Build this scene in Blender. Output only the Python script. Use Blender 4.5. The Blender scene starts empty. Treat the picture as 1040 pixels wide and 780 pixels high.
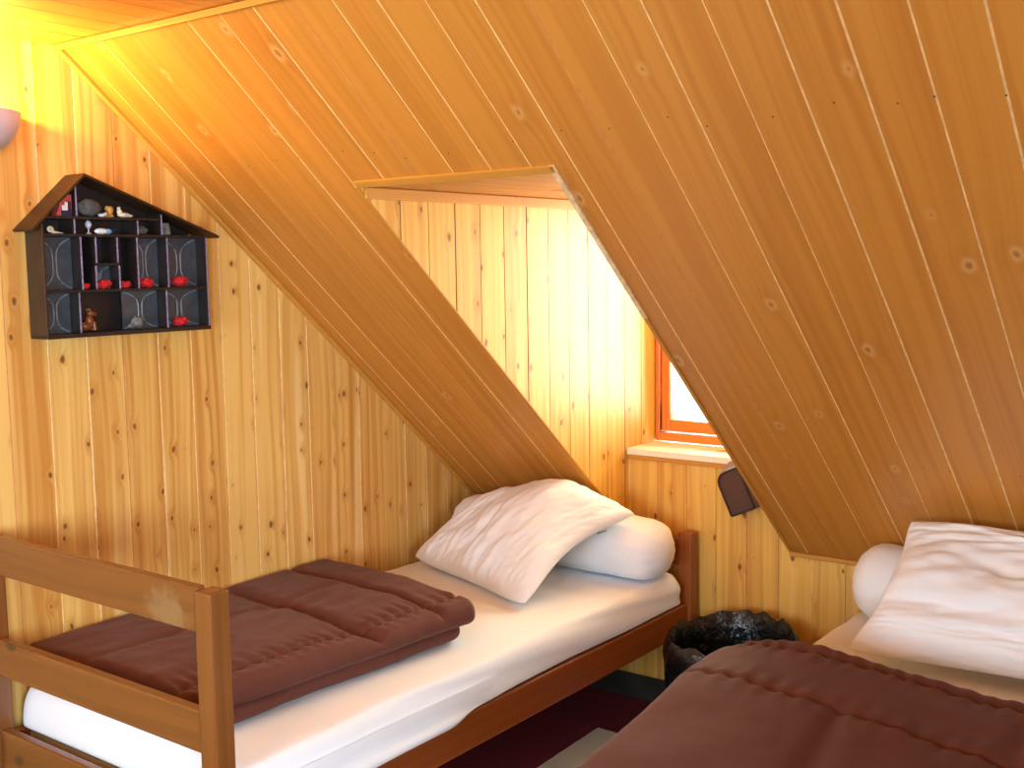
import bpy, bmesh, math, random
from mathutils import Vector, Matrix, noise
random.seed(11)
SC = bpy.context.scene
COL = SC.collection
V = Vector

# ------------------------------------------------------------------ materials
def lin(c):
    return tuple((x/255/12.92 if x/255 <= .04045 else ((x/255+.055)/1.055)**2.4) for x in c) + (1.0,)

class NT:
    def __init__(s, name):
        s.m = bpy.data.materials.new(name); s.m.use_nodes = True
        s.t = s.m.node_tree; s.t.nodes.clear()
        s.out = s.n('ShaderNodeOutputMaterial')
    def n(s, typ, **kw):
        nd = s.t.nodes.new(typ)
        for k, v in kw.items(): setattr(nd, k, v)
        return nd
    def put(s, sock, v):
        if isinstance(v, bpy.types.NodeSocket): s.t.links.new(v, sock)
        elif v is not None: sock.default_value = v
    def math(s, op, a, b=None, c=None, clamp=False):
        nd = s.n('ShaderNodeMath', operation=op, use_clamp=clamp)
        s.put(nd.inputs[0], a)
        if b is not None: s.put(nd.inputs[1], b)
        if c is not None: s.put(nd.inputs[2], c)
        return nd.outputs[0]
    def comb(s, x, y, z=0.0):
        nd = s.n('ShaderNodeCombineXYZ')
        for i, v in enumerate((x, y, z)): s.put(nd.inputs[i], v)
        return nd.outputs[0]
    def noise(s, vec, scale, detail=2.0, rough=.5, dist=0.0):
        nd = s.n('ShaderNodeTexNoise')
        s.put(nd.inputs['Vector'], vec); s.put(nd.inputs['Scale'], scale)
        s.put(nd.inputs['Detail'], detail); s.put(nd.inputs['Roughness'], rough); s.put(nd.inputs['Distortion'], dist)
        return nd.outputs[0]
    def mix(s, f, a, b, blend='MIX'):
        nd = s.n('ShaderNodeMix', data_type='RGBA', blend_type=blend)
        s.put(nd.inputs[0], f); s.put(nd.inputs[6], a); s.put(nd.inputs[7], b)
        return nd.outputs[2]
    def step(s, x, lo, hi, a=0.0, b=1.0):
        nd = s.n('ShaderNodeMapRange', interpolation_type='SMOOTHSTEP')
        s.put(nd.inputs[0], x); s.put(nd.inputs[1], lo); s.put(nd.inputs[2], hi); s.put(nd.inputs[3], a); s.put(nd.inputs[4], b)
        return nd.outputs[0]
    def bsdf(s, col, rough=.5, bump=None, bstr=.2, bdist=.002, **kw):
        p = s.n('ShaderNodeBsdfPrincipled')
        s.put(p.inputs['Base Color'], col); s.put(p.inputs['Roughness'], rough)
        for k, v in kw.items(): s.put(p.inputs[k.replace('_', ' ')], v)
        if bump is not None:
            b = s.n('ShaderNodeBump'); s.put(b.inputs['Height'], bump)
            b.inputs['Strength'].default_value = bstr; b.inputs['Distance'].default_value = bdist
            s.t.links.new(b.outputs[0], p.inputs['Normal'])
        s.t.links.new(p.outputs[0], s.out.inputs['Surface'])
        return s.m

def pine(name, light, dark, knot, kscale=6.0, kmin=-.05, kmax=.085, contrast=1.0, tone=.22, rough=.42, coat=.15, halo=None, streak=None, core_k=.5):
    s = NT(name)
    uv = s.n('ShaderNodeUVMap', uv_map='UVMap').outputs[0]
    sep = s.n('ShaderNodeSeparateXYZ'); s.put(sep.inputs[0], uv)
    u, v = sep.outputs[0], sep.outputs[1]
    # knots
    vo = s.n('ShaderNodeTexVoronoi', voronoi_dimensions='2D', feature='F1')
    wob = s.noise(s.comb(u, v), 30.0, 1.0)
    s.put(vo.inputs['Vector'], s.comb(s.math('MULTIPLY_ADD', wob, .012, u), s.math('MULTIPLY', v, .62)))
    s.put(vo.inputs['Scale'], kscale)
    d = vo.outputs['Distance']
    cs = s.n('ShaderNodeSeparateColor'); s.put(cs.inputs[0], vo.outputs['Color'])
    kr = s.math('MULTIPLY_ADD', cs.outputs[0], kmax-kmin, kmin)
    km = s.step(s.math('SUBTRACT', d, kr), -.012, .02, 1.0, 0.0)
    core = s.step(s.math('SUBTRACT', d, s.math('MULTIPLY', kr, .45)), -.01, .012, 1.0, 0.0)
    near = s.math('MULTIPLY', s.step(d, .03, .32, 1.0, 0.0), s.step(kr, 0.0, .03))
    # grain
    warp = s.noise(s.comb(s.math('MULTIPLY', u, 5.0), s.math('MULTIPLY', v, 1.2)), 1.0, 1.0)
    u2 = s.math('ADD', u, s.math('ADD', s.math('MULTIPLY', warp, .05), s.math('MULTIPLY', near, .012)))
    band = s.noise(s.comb(s.math('MULTIPLY', u2, 42.0), s.math('MULTIPLY', v, .55)), 1.0, 2.5, .55)
    fine = s.noise(s.comb(s.math('MULTIPLY', u2, 240.0), s.math('MULTIPLY', v, 3.5)), 1.0, 2.0)
    big = s.noise(s.comb(s.math('MULTIPLY', u, 9.0), s.math('MULTIPLY', v, 1.0)), 1.0, 1.0)
    tn = s.n('ShaderNodeAttribute', attribute_name='tone').outputs['Fac']
    f = s.math('ADD', s.math('MULTIPLY', s.step(band, .34, .68), .62*contrast), s.math('MULTIPLY', s.math('SUBTRACT', fine, .5), .32*contrast))
    f = s.math('ADD', f, s.math('MULTIPLY', s.math('SUBTRACT', big, .5), .5*contrast))
    f = s.math('ADD', f, s.math('MULTIPLY', near, .28*contrast))
    f = s.math('ADD', f, s.math('MULTIPLY', s.math('SUBTRACT', tn, .5), tone*2), clamp=True)
    col = s.mix(f, lin(light), lin(dark))
    if streak:
        st = s.step(s.noise(s.comb(s.math('MULTIPLY', u2, 16.0), s.math('MULTIPLY', v, .7)), 1.0, 1.0), .6, .72)
        col = s.mix(s.math('MULTIPLY', st, .55), col, lin(streak))
    if halo:
        hm = s.math('MULTIPLY', s.math('MULTIPLY', s.step(s.math('SUBTRACT', d, kr), .0, .09, 1.0, 0.0), s.step(kr, .0, .02)), .55)
        col = s.mix(hm, col, lin(halo))
    kc = s.mix(core, lin(knot), tuple(x*core_k for x in lin(knot)[:3])+(1,))
    col = s.mix(s.math('MULTIPLY', km, .85), col, kc)
    return s.bsdf(col, s.math('MULTIPLY_ADD', fine, .12, rough-.06), bump=s.math('ADD', band, fine), bstr=.06, bdist=.001,
                  Coat_Weight=coat, Coat_Roughness=.22)

def plain(name, c, rough=.6, var=.12, scale=20.0, bump=0.0, **kw):
    s = NT(name)
    g = s.n('ShaderNodeTexCoord').outputs['Object']
    nz = s.noise(g, scale, 3.0)
    a = lin(c); dk = tuple(x*(1-var*1.6) for x in a[:3])+(1,); lt = tuple(min(1, x*(1+var)) for x in a[:3])+(1,)
    col = s.mix(s.step(nz, .3, .7), dk, lt)
    return s.bsdf(col, rough, bump=nz if bump else None, bstr=bump, bdist=.003, **kw)

def fabric(name, c, rough=.9, wscale=900.0, sheen=.2, var=.06, crease=.25, cscale=26.0):
    s = NT(name)
    g = s.n('ShaderNodeTexCoord').outputs['Object']
    big = s.noise(g, 6.0, 3.0)
    a = lin(c)
    col = s.mix(big, tuple(x*(1-var) for x in a[:3])+(1,), tuple(min(1, x*(1+var)) for x in a[:3])+(1,))
    w = s.noise(g, wscale, 1.0)
    cr = s.noise(g, cscale, 4.0, .6, 1.2)
    h = s.math('ADD', s.math('MULTIPLY', w, .05), cr)
    return s.bsdf(col, rough, bump=h, bstr=crease, bdist=.006, Sheen_Weight=sheen, Sheen_Roughness=.4, Specular_IOR_Level=.25)

M = {}
M['wall_pine'] = pine('wall_pine', (236,190,106), (200,136,58), (132,74,28), kscale=12.0, kmin=-.04, kmax=.085, contrast=1.2, tone=.28, rough=.45, streak=(244,212,146), halo=(214,160,84), core_k=.6)
M['cheek_pine'] = pine('cheek_pine', (238,190,92), (208,144,54), (136,78,28), kscale=9.0, kmin=-.04, kmax=.09, core_k=.55, contrast=1.1, tone=.22, rough=.45, streak=(248,214,132))
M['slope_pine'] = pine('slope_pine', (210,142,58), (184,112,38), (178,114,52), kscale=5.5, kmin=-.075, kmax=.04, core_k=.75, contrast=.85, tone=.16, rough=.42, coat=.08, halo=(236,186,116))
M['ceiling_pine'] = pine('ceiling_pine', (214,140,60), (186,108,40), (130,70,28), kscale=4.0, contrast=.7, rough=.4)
M['trim_pine'] = pine('trim_pine', (208,146,58), (180,114,36), (140,80,30), kscale=3.0, contrast=.6, rough=.5, coat=0)
M['sill_pine'] = pine('sill_pine', (250,242,222), (240,226,196), (190,140,90), kscale=3.0, contrast=.5, rough=.35)
M['window_wood'] = pine('window_wood', (224,132,44), (196,102,26), (120,60,20), kscale=2.0, contrast=.5, rough=.3, coat=.4)
M['bed_wood'] = pine('bed_wood', (132,80,34), (100,56,21), (60,30,10), kscale=3.0, kmax=.05, contrast=.8, tone=.12, rough=.34, coat=.35)
M['bed_wood_red'] = pine('bed_wood_red', (150,80,30), (118,56,18), (70,28,10), kscale=2.6, kmax=.05, contrast=.7, tone=.1, rough=.34, coat=.35)
M['raw_pine'] = pine('raw_pine', (224,186,128), (198,150,92), (130,80,40), kscale=3.0, rough=.6, coat=0)
M['seam_pale'] = plain('seam_pale', (240,196,132), .6, .1, 40)
M['seam_mid'] = plain('seam_mid', (206,140,74), .6, .1, 40)
M['seam_dark'] = plain('seam_dark', (120,70,28), .7, .1, 40)
M['nail'] = plain('dark_nail', (50,36,26), .6)
M['pale_trim'] = plain('pale_trim', (238,204,156), .5, .15, 60)
M['sheet'] = fabric('white_cotton_sheet', (242,246,252), crease=.10, cscale=9.0, sheen=.1, var=.02)
M['pillow'] = fabric('white_cotton_pillowcase', (246,248,252), crease=.22, cscale=20.0, sheen=.05, var=.02)
M['brown'] = fabric('brown_quilt_cloth', (98,54,43), crease=.14, cscale=24.0, sheen=.08, rough=.8, var=.08)
M['stitch'] = plain('brown_stitching', (74,40,34), .9)
M['tag'] = plain('grey_tag', (96,96,98), .8)
M['shelf_dark'] = plain('dark_stained_wood', (54,34,14), .42, .2, 30)
M['shelf_black'] = plain('black_stained_wood', (34,24,22), .5, .2, 30)
M['shelf_edge'] = plain('worn_lilac_edge', (142,128,158), .5, .25, 120)
M['lining'] = plain('grey_lining', (62,66,72), .38, .15, 30)
M['lining_glint'] = plain('pale_lining_glint', (122,130,138), .45, .2, 60)
M['red'] = plain('red_felt', (196,24,30), .9, .25, 300)
M['stone'] = plain('grey_stone', (112,112,110), .8, .25, 60, bump=.3)
M['darkstone'] = plain('dark_grey_stone', (78,80,78), .8, .25, 60, bump=.3)
M['amber'] = plain('orange_brown_glaze', (122,66,28), .4, .25, 70)
M['gold'] = plain('golden_brown_glaze', (196,138,52), .4, .25, 90)
M['cream'] = plain('cream_glaze', (232,216,184), .4, .12, 80)
M['silver'] = plain('silvery_glaze', (190,188,198), .25, .15, 90)
M['palewhite'] = plain('white_glaze', (228,228,226), .4, .08, 80)
M['blue'] = plain('pale_blue_glaze', (120,166,206), .4, .1, 80)
M['navy'] = plain('navy_paint', (32,32,66), .5, .15, 80)
M['redbox'] = plain('red_card', (196,78,66), .6, .15, 80)
M['lampshade'] = plain('white_plaster', (206,196,204), .55, .05, 15)
M['metal'] = plain('dull_metal', (150,146,140), .35, .1, 60, Metallic=.9)
M['bag'] = None
M['bin'] = plain('blue_plastic', (30,92,138), .35, .1, 20)
M['pouch'] = fabric('dark_brown_cloth', (90,66,58), crease=.1, sheen=.2)
M['pouch_rim'] = plain('dark_brown_edging', (44,30,26), .8)
M['strap'] = fabric('grey_webbing', (120,110,108), crease=.3, wscale=500, cscale=200)
M['base'] = plain('dark_grey_paint', (52,52,44), .4, .2, 12)
M['rug'] = fabric('cream_rug', (228,220,196), wscale=300, crease=.5, cscale=120)
M['hidden_white'] = plain('white_paint', (225,220,210), .5, .04)

def mk_worn():
    m = M['bed_wood'].copy(); m.name = 'bed_wood_worn'; t = m.node_tree
    p = next(n for n in t.nodes if n.type == 'BSDF_PRINCIPLED'); src = p.inputs['Base Color'].links[0].from_socket
    g = t.nodes.new('ShaderNodeTexCoord'); mp = t.nodes.new('ShaderNodeMapping'); mp.vector_type = 'POINT'
    mp.inputs['Location'].default_value = (-.80/.085, 2.09/.3, -.868/.06); mp.inputs['Scale'].default_value = (1/.085, 1/.3, 1/.06)
    t.links.new(g.outputs['Object'], mp.inputs[0])
    ln = t.nodes.new('ShaderNodeVectorMath'); ln.operation = 'LENGTH'; t.links.new(mp.outputs[0], ln.inputs[0])
    n = t.nodes.new('ShaderNodeTexNoise'); n.inputs['Scale'].default_value = 38; n.inputs['Detail'].default_value = 4; t.links.new(g.outputs['Object'], n.inputs['Vector'])
    a = t.nodes.new('ShaderNodeMath'); a.operation = 'MULTIPLY_ADD'; a.inputs[1].default_value = 1.6; t.links.new(n.outputs[0], a.inputs[0]); t.links.new(ln.outputs['Value'], a.inputs[2])
    r = t.nodes.new('ShaderNodeMapRange'); r.inputs[1].default_value = 1.2; r.inputs[2].default_value = 1.8; r.inputs[3].default_value = .6; r.inputs[4].default_value = 0; t.links.new(a.outputs[0], r.inputs[0])
    x = t.nodes.new('ShaderNodeMix'); x.data_type = 'RGBA'; t.links.new(r.outputs[0], x.inputs[0]); t.links.new(src, x.inputs[6]); x.inputs[7].default_value = lin((150,124,82))
    t.links.new(x.outputs[2], p.inputs['Base Color']); return m
M['bed_wood_worn'] = mk_worn()
def mk_carpet():
    s = NT('dark_red_carpet'); g = s.n('ShaderNodeTexCoord').outputs['Object']
    a = s.noise(g, 5.0, 3.0); b = s.noise(g, 420.0, 2.0)
    col = s.mix(s.math('ADD', s.math('MULTIPLY', a, .5), s.math('MULTIPLY', b, .5)), lin((84,14,30)), lin((140,34,52)))
    return s.bsdf(col, .95, bump=b, bstr=.6, bdist=.004)
M['carpet'] = mk_carpet()
def mk_bag():
    s = NT('black_plastic_film'); g = s.n('ShaderNodeTexCoord').outputs['Object']
    a = s.noise(g, 24.0, 4.0, .6, .8)
    return s.bsdf(lin((16,18,20)), .2, bump=a, bstr=.7, bdist=.012, Specular_IOR_Level=.6)
M['bag'] = mk_bag()
def mk_glass():
    s = NT('window_glass')
    tr = s.n('ShaderNodeBsdfTransparent'); gl = s.n('ShaderNodeBsdfGlossy'); gl.inputs['Roughness'].default_value = .02
    fr = s.n('ShaderNodeFresnel'); fr.inputs['IOR'].default_value = 1.45
    mx = s.n('ShaderNodeMixShader')
    s.t.links.new(fr.outputs[0], mx.inputs[0]); s.t.links.new(tr.outputs[0], mx.inputs[1]); s.t.links.new(gl.outputs[0], mx.inputs[2])
    s.t.links.new(mx.outputs[0], s.out.inputs['Surface'])
    return s.m
M['glass'] = mk_glass()
def emit(name, c, st):
    s = NT(name); e = s.n('ShaderNodeEmission'); e.inputs[0].default_value = c; e.inputs[1].default_value = st
    s.t.links.new(e.outputs[0], s.out.inputs['Surface']); return s.m
M['bulb'] = emit('lit_bulb', (1, .62, .18, 1), 30)

# ------------------------------------------------------------------ object helpers
def link(o, parent=None):
    COL.objects.link(o)
    if parent is not None:
        o.parent = parent
        o.matrix_parent_inverse = parent.matrix_world.inverted()
    return o
def tag(o, label=None, cat=None, group=None, kind=None):
    if label: o['label'] = label
    if cat: o['category'] = cat
    if group: o['group'] = group
    if kind: o['kind'] = kind
    return o
def empty(name, loc, label, cat, group=None):
    o = bpy.data.objects.new(name, None); o.empty_display_size = .05
    o.location = loc; COL.objects.link(o)
    o.matrix_world = Matrix.Translation(V(loc))
    return tag(o, label, cat, group)

class MB:
    """collects faces (with material slot, uv, tone) for ONE mesh"""
    def __init__(s): s.v, s.f, s.mi, s.uv, s.tone = [], [], [], [], []
    def face(s, pts, mi=0, uv=None, tone=.5):
        b = len(s.v); s.v += [V(p) for p in pts]; s.f.append(tuple(range(b, b+len(pts))))
        s.mi.append(mi); s.uv.append(uv or [(p[0], p[1]) for p in pts]); s.tone.append(tone)
    def box(s, c, half, R=None, mi=0, bevel=.003, tone=None, seg=2, taper=None):
        """bevelled box: half sizes along the columns of R; grain runs along the longest side"""
        bm = bmesh.new(); bmesh.ops.create_cube(bm, size=2)
        for vv in bm.verts:
            vv.co = V((vv.co.x*half[0], vv.co.y*half[1], vv.co.z*half[2]))
            if taper: vv.co = taper(vv.co)
        if bevel: bmesh.ops.bevel(bm, geom=bm.edges[:], offset=bevel, segments=seg, affect='EDGES', profile=.5)
        ax = max(range(3), key=lambda i: half[i]); o1, o2 = [i for i in range(3) if i != ax]
        ou, ov = random.random()*50, random.random()*50
        R = R or Matrix.Identity(3); c = V(c); t = random.random() if tone is None else tone
        for f in bm.faces:
            n = f.normal
            pts = [c + R @ l.vert.co for l in f.loops]
            if abs(n[ax]) > .7: uv = [(ou+l.vert.co[o1], ov+l.vert.co[o2]*.3) for l in f.loops]
            else:
                k = o1 if abs(n[o2]) >= abs(n[o1]) else o2
                uv = [(ou+l.vert.co[k]+(0 if k == o1 else .37), ov+l.vert.co[ax]) for l in f.loops]
            s.face(pts, mi, uv, t)
        bm.free(); return s
    def tube(s, pts, r, n=10, mi=0, cap=True):
        pts = [V(p) for p in pts]; rings = []
        for i, p in enumerate(pts):
            d = (pts[min(i+1, len(pts)-1)]-pts[max(i-1, 0)]).normalized()
            a = d.orthogonal().normalized(); b = d.cross(a)
            rr = r[i] if isinstance(r, (list, tuple)) else r
            rings.append([p+(a*math.cos(2*math.pi*k/n)+b*math.sin(2*math.pi*k/n))*rr for k in range(n)])
        for i in range(len(rings)-1):
            for k in range(n):
                s.face([rings[i][k], rings[i][(k+1) % n], rings[i+1][(k+1) % n], rings[i+1][k]], mi)
        if cap: s.face(rings[0][::-1], mi); s.face(rings[-1], mi)
        return s
    def grid(s, rows, mi=0, closed=False):
        for i in range(len(rows)-1):
            m = len(rows[i])
            for k in range(m if closed else m-1):
                s.face([rows[i][k], rows[i][(k+1) % m], rows[i+1][(k+1) % m], rows[i+1][k]], mi)
        return s
    def blob(s, c, r, mi=0, n=14, m=10, wob=0.0, seed=0, R=None):
        rows = []; c = V(c); R = R or Matrix.Identity(3)
        for i in range(m+1):
            th = math.pi*i/m; row = []
            for k in range(n):
                ph = 2*math.pi*k/n
                d = V((math.sin(th)*math.cos(ph), math.sin(th)*math.sin(ph), -math.cos(th)))
                q = 1+wob*noise.noise(d*2.3+V((seed*7.1, seed, 0)))
                row.append(c + R @ V((d.x*r[0]*q, d.y*r[1]*q, d.z*r[2]*q)))
            rows.append(row)
        return s.grid(rows, mi, True)
    def lathe(s, c, prof, n=32, mi=0):
        c = V(c)
        rows = [[c+V((r*math.cos(2*math.pi*k/n), r*math.sin(2*math.pi*k/n), z)) for k in range(n)] for r, z in prof]
        return s.grid(rows, mi, True)
    def build(s, name, mats, parent=None, smooth=False, weld=True, angle=35):
        me = bpy.data.meshes.new(name); me.from_pydata(s.v, [], s.f)
        for m in (mats if isinstance(mats, (list, tuple)) else [mats]): me.materials.append(m)
        me.polygons.foreach_set('material_index', s.mi)
        uvl = me.uv_layers.new(name='UVMap')
        flat = [x for f in s.uv for p in f for x in p]; uvl.data.foreach_set('uv', flat)
        at = me.attributes.new('tone', 'FLOAT', 'FACE'); at.data.foreach_set('value', s.tone)
        if weld:
            bm = bmesh.new(); bm.from_mesh(me)
            bmesh.ops.remove_doubles(bm, verts=bm.verts, dist=1e-5)
            bmesh.ops.recalc_face_normals(bm, faces=bm.faces)
            if smooth:
                ca = math.radians(angle)
                for f in bm.faces: f.smooth = True
                for e in bm.edges:
                    if len(e.link_faces) == 2 and e.calc_face_angle(0) > ca: e.smooth = False
            bm.to_mesh(me); bm.free()
        me.update()
        return link(bpy.data.objects.new(name, me), parent)

def struct(name, mb, mats, parent=None, smooth=False):
    o = mb.build(name, mats, parent, smooth)
    if parent is None: o['kind'] = 'structure'
    return o

def clip(poly, axis, val, keep_greater):
    out = []
    for i in range(len(poly)):
        a, b = poly[i], poly[(i+1) % len(poly)]
        ia = (a[axis] >= val) if keep_greater else (a[axis] <= val)
        ib = (b[axis] >= val) if keep_greater else (b[axis] <= val)
        if ia: out.append(a)
        if ia != ib:
            t = (val-a[axis])/(b[axis]-a[axis])
            out.append((a[0]+(b[0]-a[0])*t, a[1]+(b[1]-a[1])*t))
    return out

def planks(mb, O, U, W, N, polys, seams, groove=.003, depth=.004, seam_slots=(1,), seam_w=None, thick=.03, salt=0):
    """tongue-and-groove boards: W runs along the boards, N points into the room"""
    O, U, W, N = V(O), V(U), V(W), V(N)
    P = lambda q, d=0.0: O+U*q[0]+W*q[1]-N*d
    rr = random.Random(salt)
    edges = [min(q[0] for p in polys for q in p)-1e-4] + sorted(seams) + [max(q[0] for p in polys for q in p)+1e-4]
    edges = [e for i, e in enumerate(edges) if i == 0 or e > edges[i-1]+1e-5]
    info = [(rr.random()*40, rr.random()*40, rr.random()) for _ in edges]
    sm = [(rr.choice(seam_slots), groove*rr.uniform(.55, 1.25)) for _ in edges]
    for i in range(len(edges)-1):
        a, b = edges[i], edges[i+1]; ou, ov, tone = info[i]
        ga = sm[i][1] if i > 0 else 0; gb = sm[i+1][1] if i < len(edges)-2 else 0
        for poly in polys:
            p = clip(clip(poly, 0, a+ga, True), 0, b-gb, False)
            if len(p) >= 3: mb.face([P(q) for q in p], 0, [(ou+q[0]-a, ov+q[1]) for q in p], tone)
            for (x0, x1, slot, left) in ((a, a+ga, sm[i][0], True), (b-gb, b, sm[i+1][0], False)):
                if x1-x0 < 1e-6: continue
                p = clip(clip(poly, 0, x0, True), 0, x1, False)
                if len(p) >= 3:
                    mb.face([P(q, depth*((x1-q[0]) if left else (q[0]-x0))/(x1-x0)) for q in p], slot, [(q[0], q[1]) for q in p], tone)
    for poly in polys:
        mb.face([P(q, thick) for q in poly], 0, [(q[0], q[1]) for q in poly], .5)

# ------------------------------------------------------------------ dimensions
ZK, TH, ZC = .629, .7206, 2.178
CT, ST, TT = math.cos(TH), math.sin(TH), math.tan(TH)
D1, D2, ZD = .661, 1.284, 1.797
TD = (ZD-ZK)/ST; YD = -TD*CT
SMAX = (ZC-ZK)/ST; YC = -SMAX*CT
WD = .19                    # depth of the window plane behind the knee wall
ZS = .914
XR, YF = 4.1, -5.5          # right wall, front wall
def slope_pt(x, s, d=0.0):  # point on the sloped lining, d metres into the room
    return V((x, -s*CT, ZK+s*ST)) + V((0, -ST, -CT))*d
SN = V((0, -ST, -CT)); SD = V((0, -CT, ST))

# ------------------------------------------------------------------ the room
mb = MB()
mb.face([(-.1, YF-.1, 0), (XR+.1, YF-.1, 0), (XR+.1, .25, 0), (-.1, .25, 0)])
mb.face([(-.1, YF-.1, -.05), (XR+.1, YF-.1, -.05), (XR+.1, .25, -.05), (-.1, .25, -.05)])
struct('floor', mb, M['carpet'])

mb = MB()                    # gable wall, planks upright
sy = [-.008-.1145*k for k in range(0, 49)]
planks(mb, (0, 0, 0), (0, 1, 0), (0, 0, 1), (1, 0, 0), [[(YF, 0), (.02, 0), (.02, ZK), (YC, ZC+.01), (YF, ZC+.01)]], sy, .0024, .0012, (1, 1, 1, 2), salt=3)
struct('wall_left', mb, [M['wall_pine'], M['seam_pale'], M['seam_mid']])

mb = MB()                    # knee wall with the part under the window sill
sx = [.669+.1152*k for k in range(-6, 32)]
planks(mb, (0, 0, 0), (1, 0, 0), (0, 0, 1), (0, -1, 0), [[(0, 0), (XR, 0), (XR, ZK+.01), (0, ZK+.01)], [(D1, ZK+.01), (D2, ZK+.01), (D2, ZS), (D1, ZS)]], sx, .0022, .0015, (1, 2, 2), salt=8)
struct('wall_back', mb, [M['cheek_pine'], M['seam_pale'], M['seam_mid'], M['seam_dark']])

mb = MB()                    # sloped lining with the dormer cut out of it
sx = [1.0+.1165*k for k in range(-9, 27)]
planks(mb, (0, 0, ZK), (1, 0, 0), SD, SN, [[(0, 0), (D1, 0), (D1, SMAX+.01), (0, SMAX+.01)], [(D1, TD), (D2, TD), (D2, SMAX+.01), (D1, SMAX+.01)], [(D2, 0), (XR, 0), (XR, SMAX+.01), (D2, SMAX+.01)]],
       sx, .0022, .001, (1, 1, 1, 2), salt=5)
for x in [.557+.1165*k for k in range(-3, 28)]:
    for s0 in (1.872, .62):
        if D1-.03 < x < D2+.03 and s0 < TD: continue
        q = slope_pt(x+random.uniform(-.03, .03), s0+random.uniform(-.022, .022), .0004); r_ = .0022
        mb.face([q+V((1, 0, 0))*r_*math.cos(k*math.pi/4)+SD*r_*math.sin(k*math.pi/4) for k in range(8)], 4)
struct('wall_slope', mb, [M['slope_pine'], M['seam_pale'], M['seam_mid'], M['seam_dark'], M['nail']])

mb = MB()                    # flat ceiling
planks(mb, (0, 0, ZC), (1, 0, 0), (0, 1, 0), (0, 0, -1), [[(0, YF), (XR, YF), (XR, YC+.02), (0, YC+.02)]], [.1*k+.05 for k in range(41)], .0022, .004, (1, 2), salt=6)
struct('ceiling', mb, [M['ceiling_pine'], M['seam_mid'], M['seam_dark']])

for nm, x, n in (('wall_dormer_left', D1, 1), ('wall_dormer_right', D2, -1)):
    mb = MB()
    planks(mb, (x, 0, 0), (0, 1, 0), (0, 0, 1), (n, 0, 0), [[(-.0, ZK), (WD+.06, ZK), (WD+.06, ZD+.01), (YD, ZD+.01), (YD, ZD)]],
           [-.02-.1152*k for k in range(-1, 12)], .0020, .004, (1, 1, 2), salt=21 if n > 0 else 22)
    struct(nm, mb, [M['cheek_pine'], M['seam_dark'], M['seam_mid']])
mb = MB()
planks(mb, (0, 0, ZD), (1, 0, 0), (0, 1, 0), (0, 0, -1), [[(D1, YD), (D2, YD), (D2, WD+.06), (D1, WD+.06)]], [D1+.1*k for k in range(1, 7)], .002, .003, (1,), salt=31)
struct('ceiling_dormer', mb, [M['trim_pine'], M['seam_dark']])

# mouldings
def strip(a, b, across, n, w, t, mat, name, mi=0):
    a, b = V(a), V(b); d = (b-a); L = d.length; d.normalize(); across = V(across).normalized(); n = V(n).normalized()
    R = Matrix((across, d, n)).transposed()
    m = MB(); m.box((a+b)/2+n*t/2+across*w/2, (w/2, L/2, t/2), R, 0, min(w, t)*.22)
    return struct(name, m, mat)
strip(slope_pt(0, 0, .0), slope_pt(0, SMAX-.004), (1, 0, 0), SN, .016, .012, M['trim_pine'], 'trim_1')
strip((.0, YC-.006, ZC-.017), (XR, YC-.006, ZC-.017), (0, -.05, 1), (0, -1, -.05), .016, .010, M['trim_pine'], 'trim_2')
strip(slope_pt(D1, TD-.002), slope_pt(D2+.012, TD-.002), SD, SN, .022, .006, M['trim_pine'], 'trim_3')
strip(slope_pt(D2, 0), slope_pt(D2, TD*.70), (1, 0, 0), SN, .012, .005, M['trim_pine'], 'trim_4')
strip(slope_pt(D2, TD*.70), slope_pt(D2, TD+.02), (1, 0, 0), SN, .014, .006, M['pale_trim'], 'trim_5')  # upper stretch of the dormer edge strip, in a paler tone
strip(slope_pt(D1, 0), slope_pt(D1, TD), (-1, 0, 0), SN, .012, .005, M['trim_pine'], 'trim_6')
strip((D1+.001, YD+.02, ZD-.032), (D1+.001, WD, ZD-.032), (0, 0, 1), (1, 0, 0), .030, .010, M['trim_pine'], 'trim_7')
strip((D2+.004, -.001, ZK-.012), (XR, -.001, ZK-.012), (0, 0, 1), (0, -1, 0), .016, .016, M['trim_pine'], 'trim_8')
strip((.0, -.001, ZK-.012), (D1, -.001, ZK-.012), (0, 0, 1), (0, -1, 0), .016, .012, M['trim_pine'], 'trim_9')
# baseboards
mb = MB(); mb.box((XR/2, -.008, .045), (XR/2, .007, .045), None, 0, .003); struct('baseboard_back', mb, M['base'])
mb = MB(); mb.box((.008, YF/2-.01, .045), (.007, -YF/2-.012, .045), None, 0, .003); struct('baseboard_left', mb, M['base'])

# right and front walls (behind the photographer), each with the daylight it has
def wall_with_hole(name, O, U, N, L, H, hole, salt):
    a, b, c, d = hole; m = MB()
    planks(m, O, U, (0, 0, 1), N, [[(0, 0), (a, 0), (a, H), (0, H)], [(b, 0), (L, 0), (L, H), (b, H)], [(a, 0), (b, 0), (b, c), (a, c)], [(a, d), (b, d), (b, H), (a, H)]],
           [.1145*k for k in range(1, int(L/.1145)+1)], .0026, .004, (1, 2), salt=salt)
    return struct(name, m, [M['wall_pine'], M['seam_pale'], M['seam_mid']])
W2 = (1.0, 3.6, .75, 2.05)      # window in the front wall (x0, x1, z0, z1)
W3 = (.6, 2.1, .85, 2.0)       # window in the right wall, measured from the front
wall_with_hole('wall_front', (0, YF, 0), (1, 0, 0), (0, 1, 0), XR, ZC+.01, W2, 41)
m = MB()
a, b, c, d = W3; L = -YF
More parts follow.
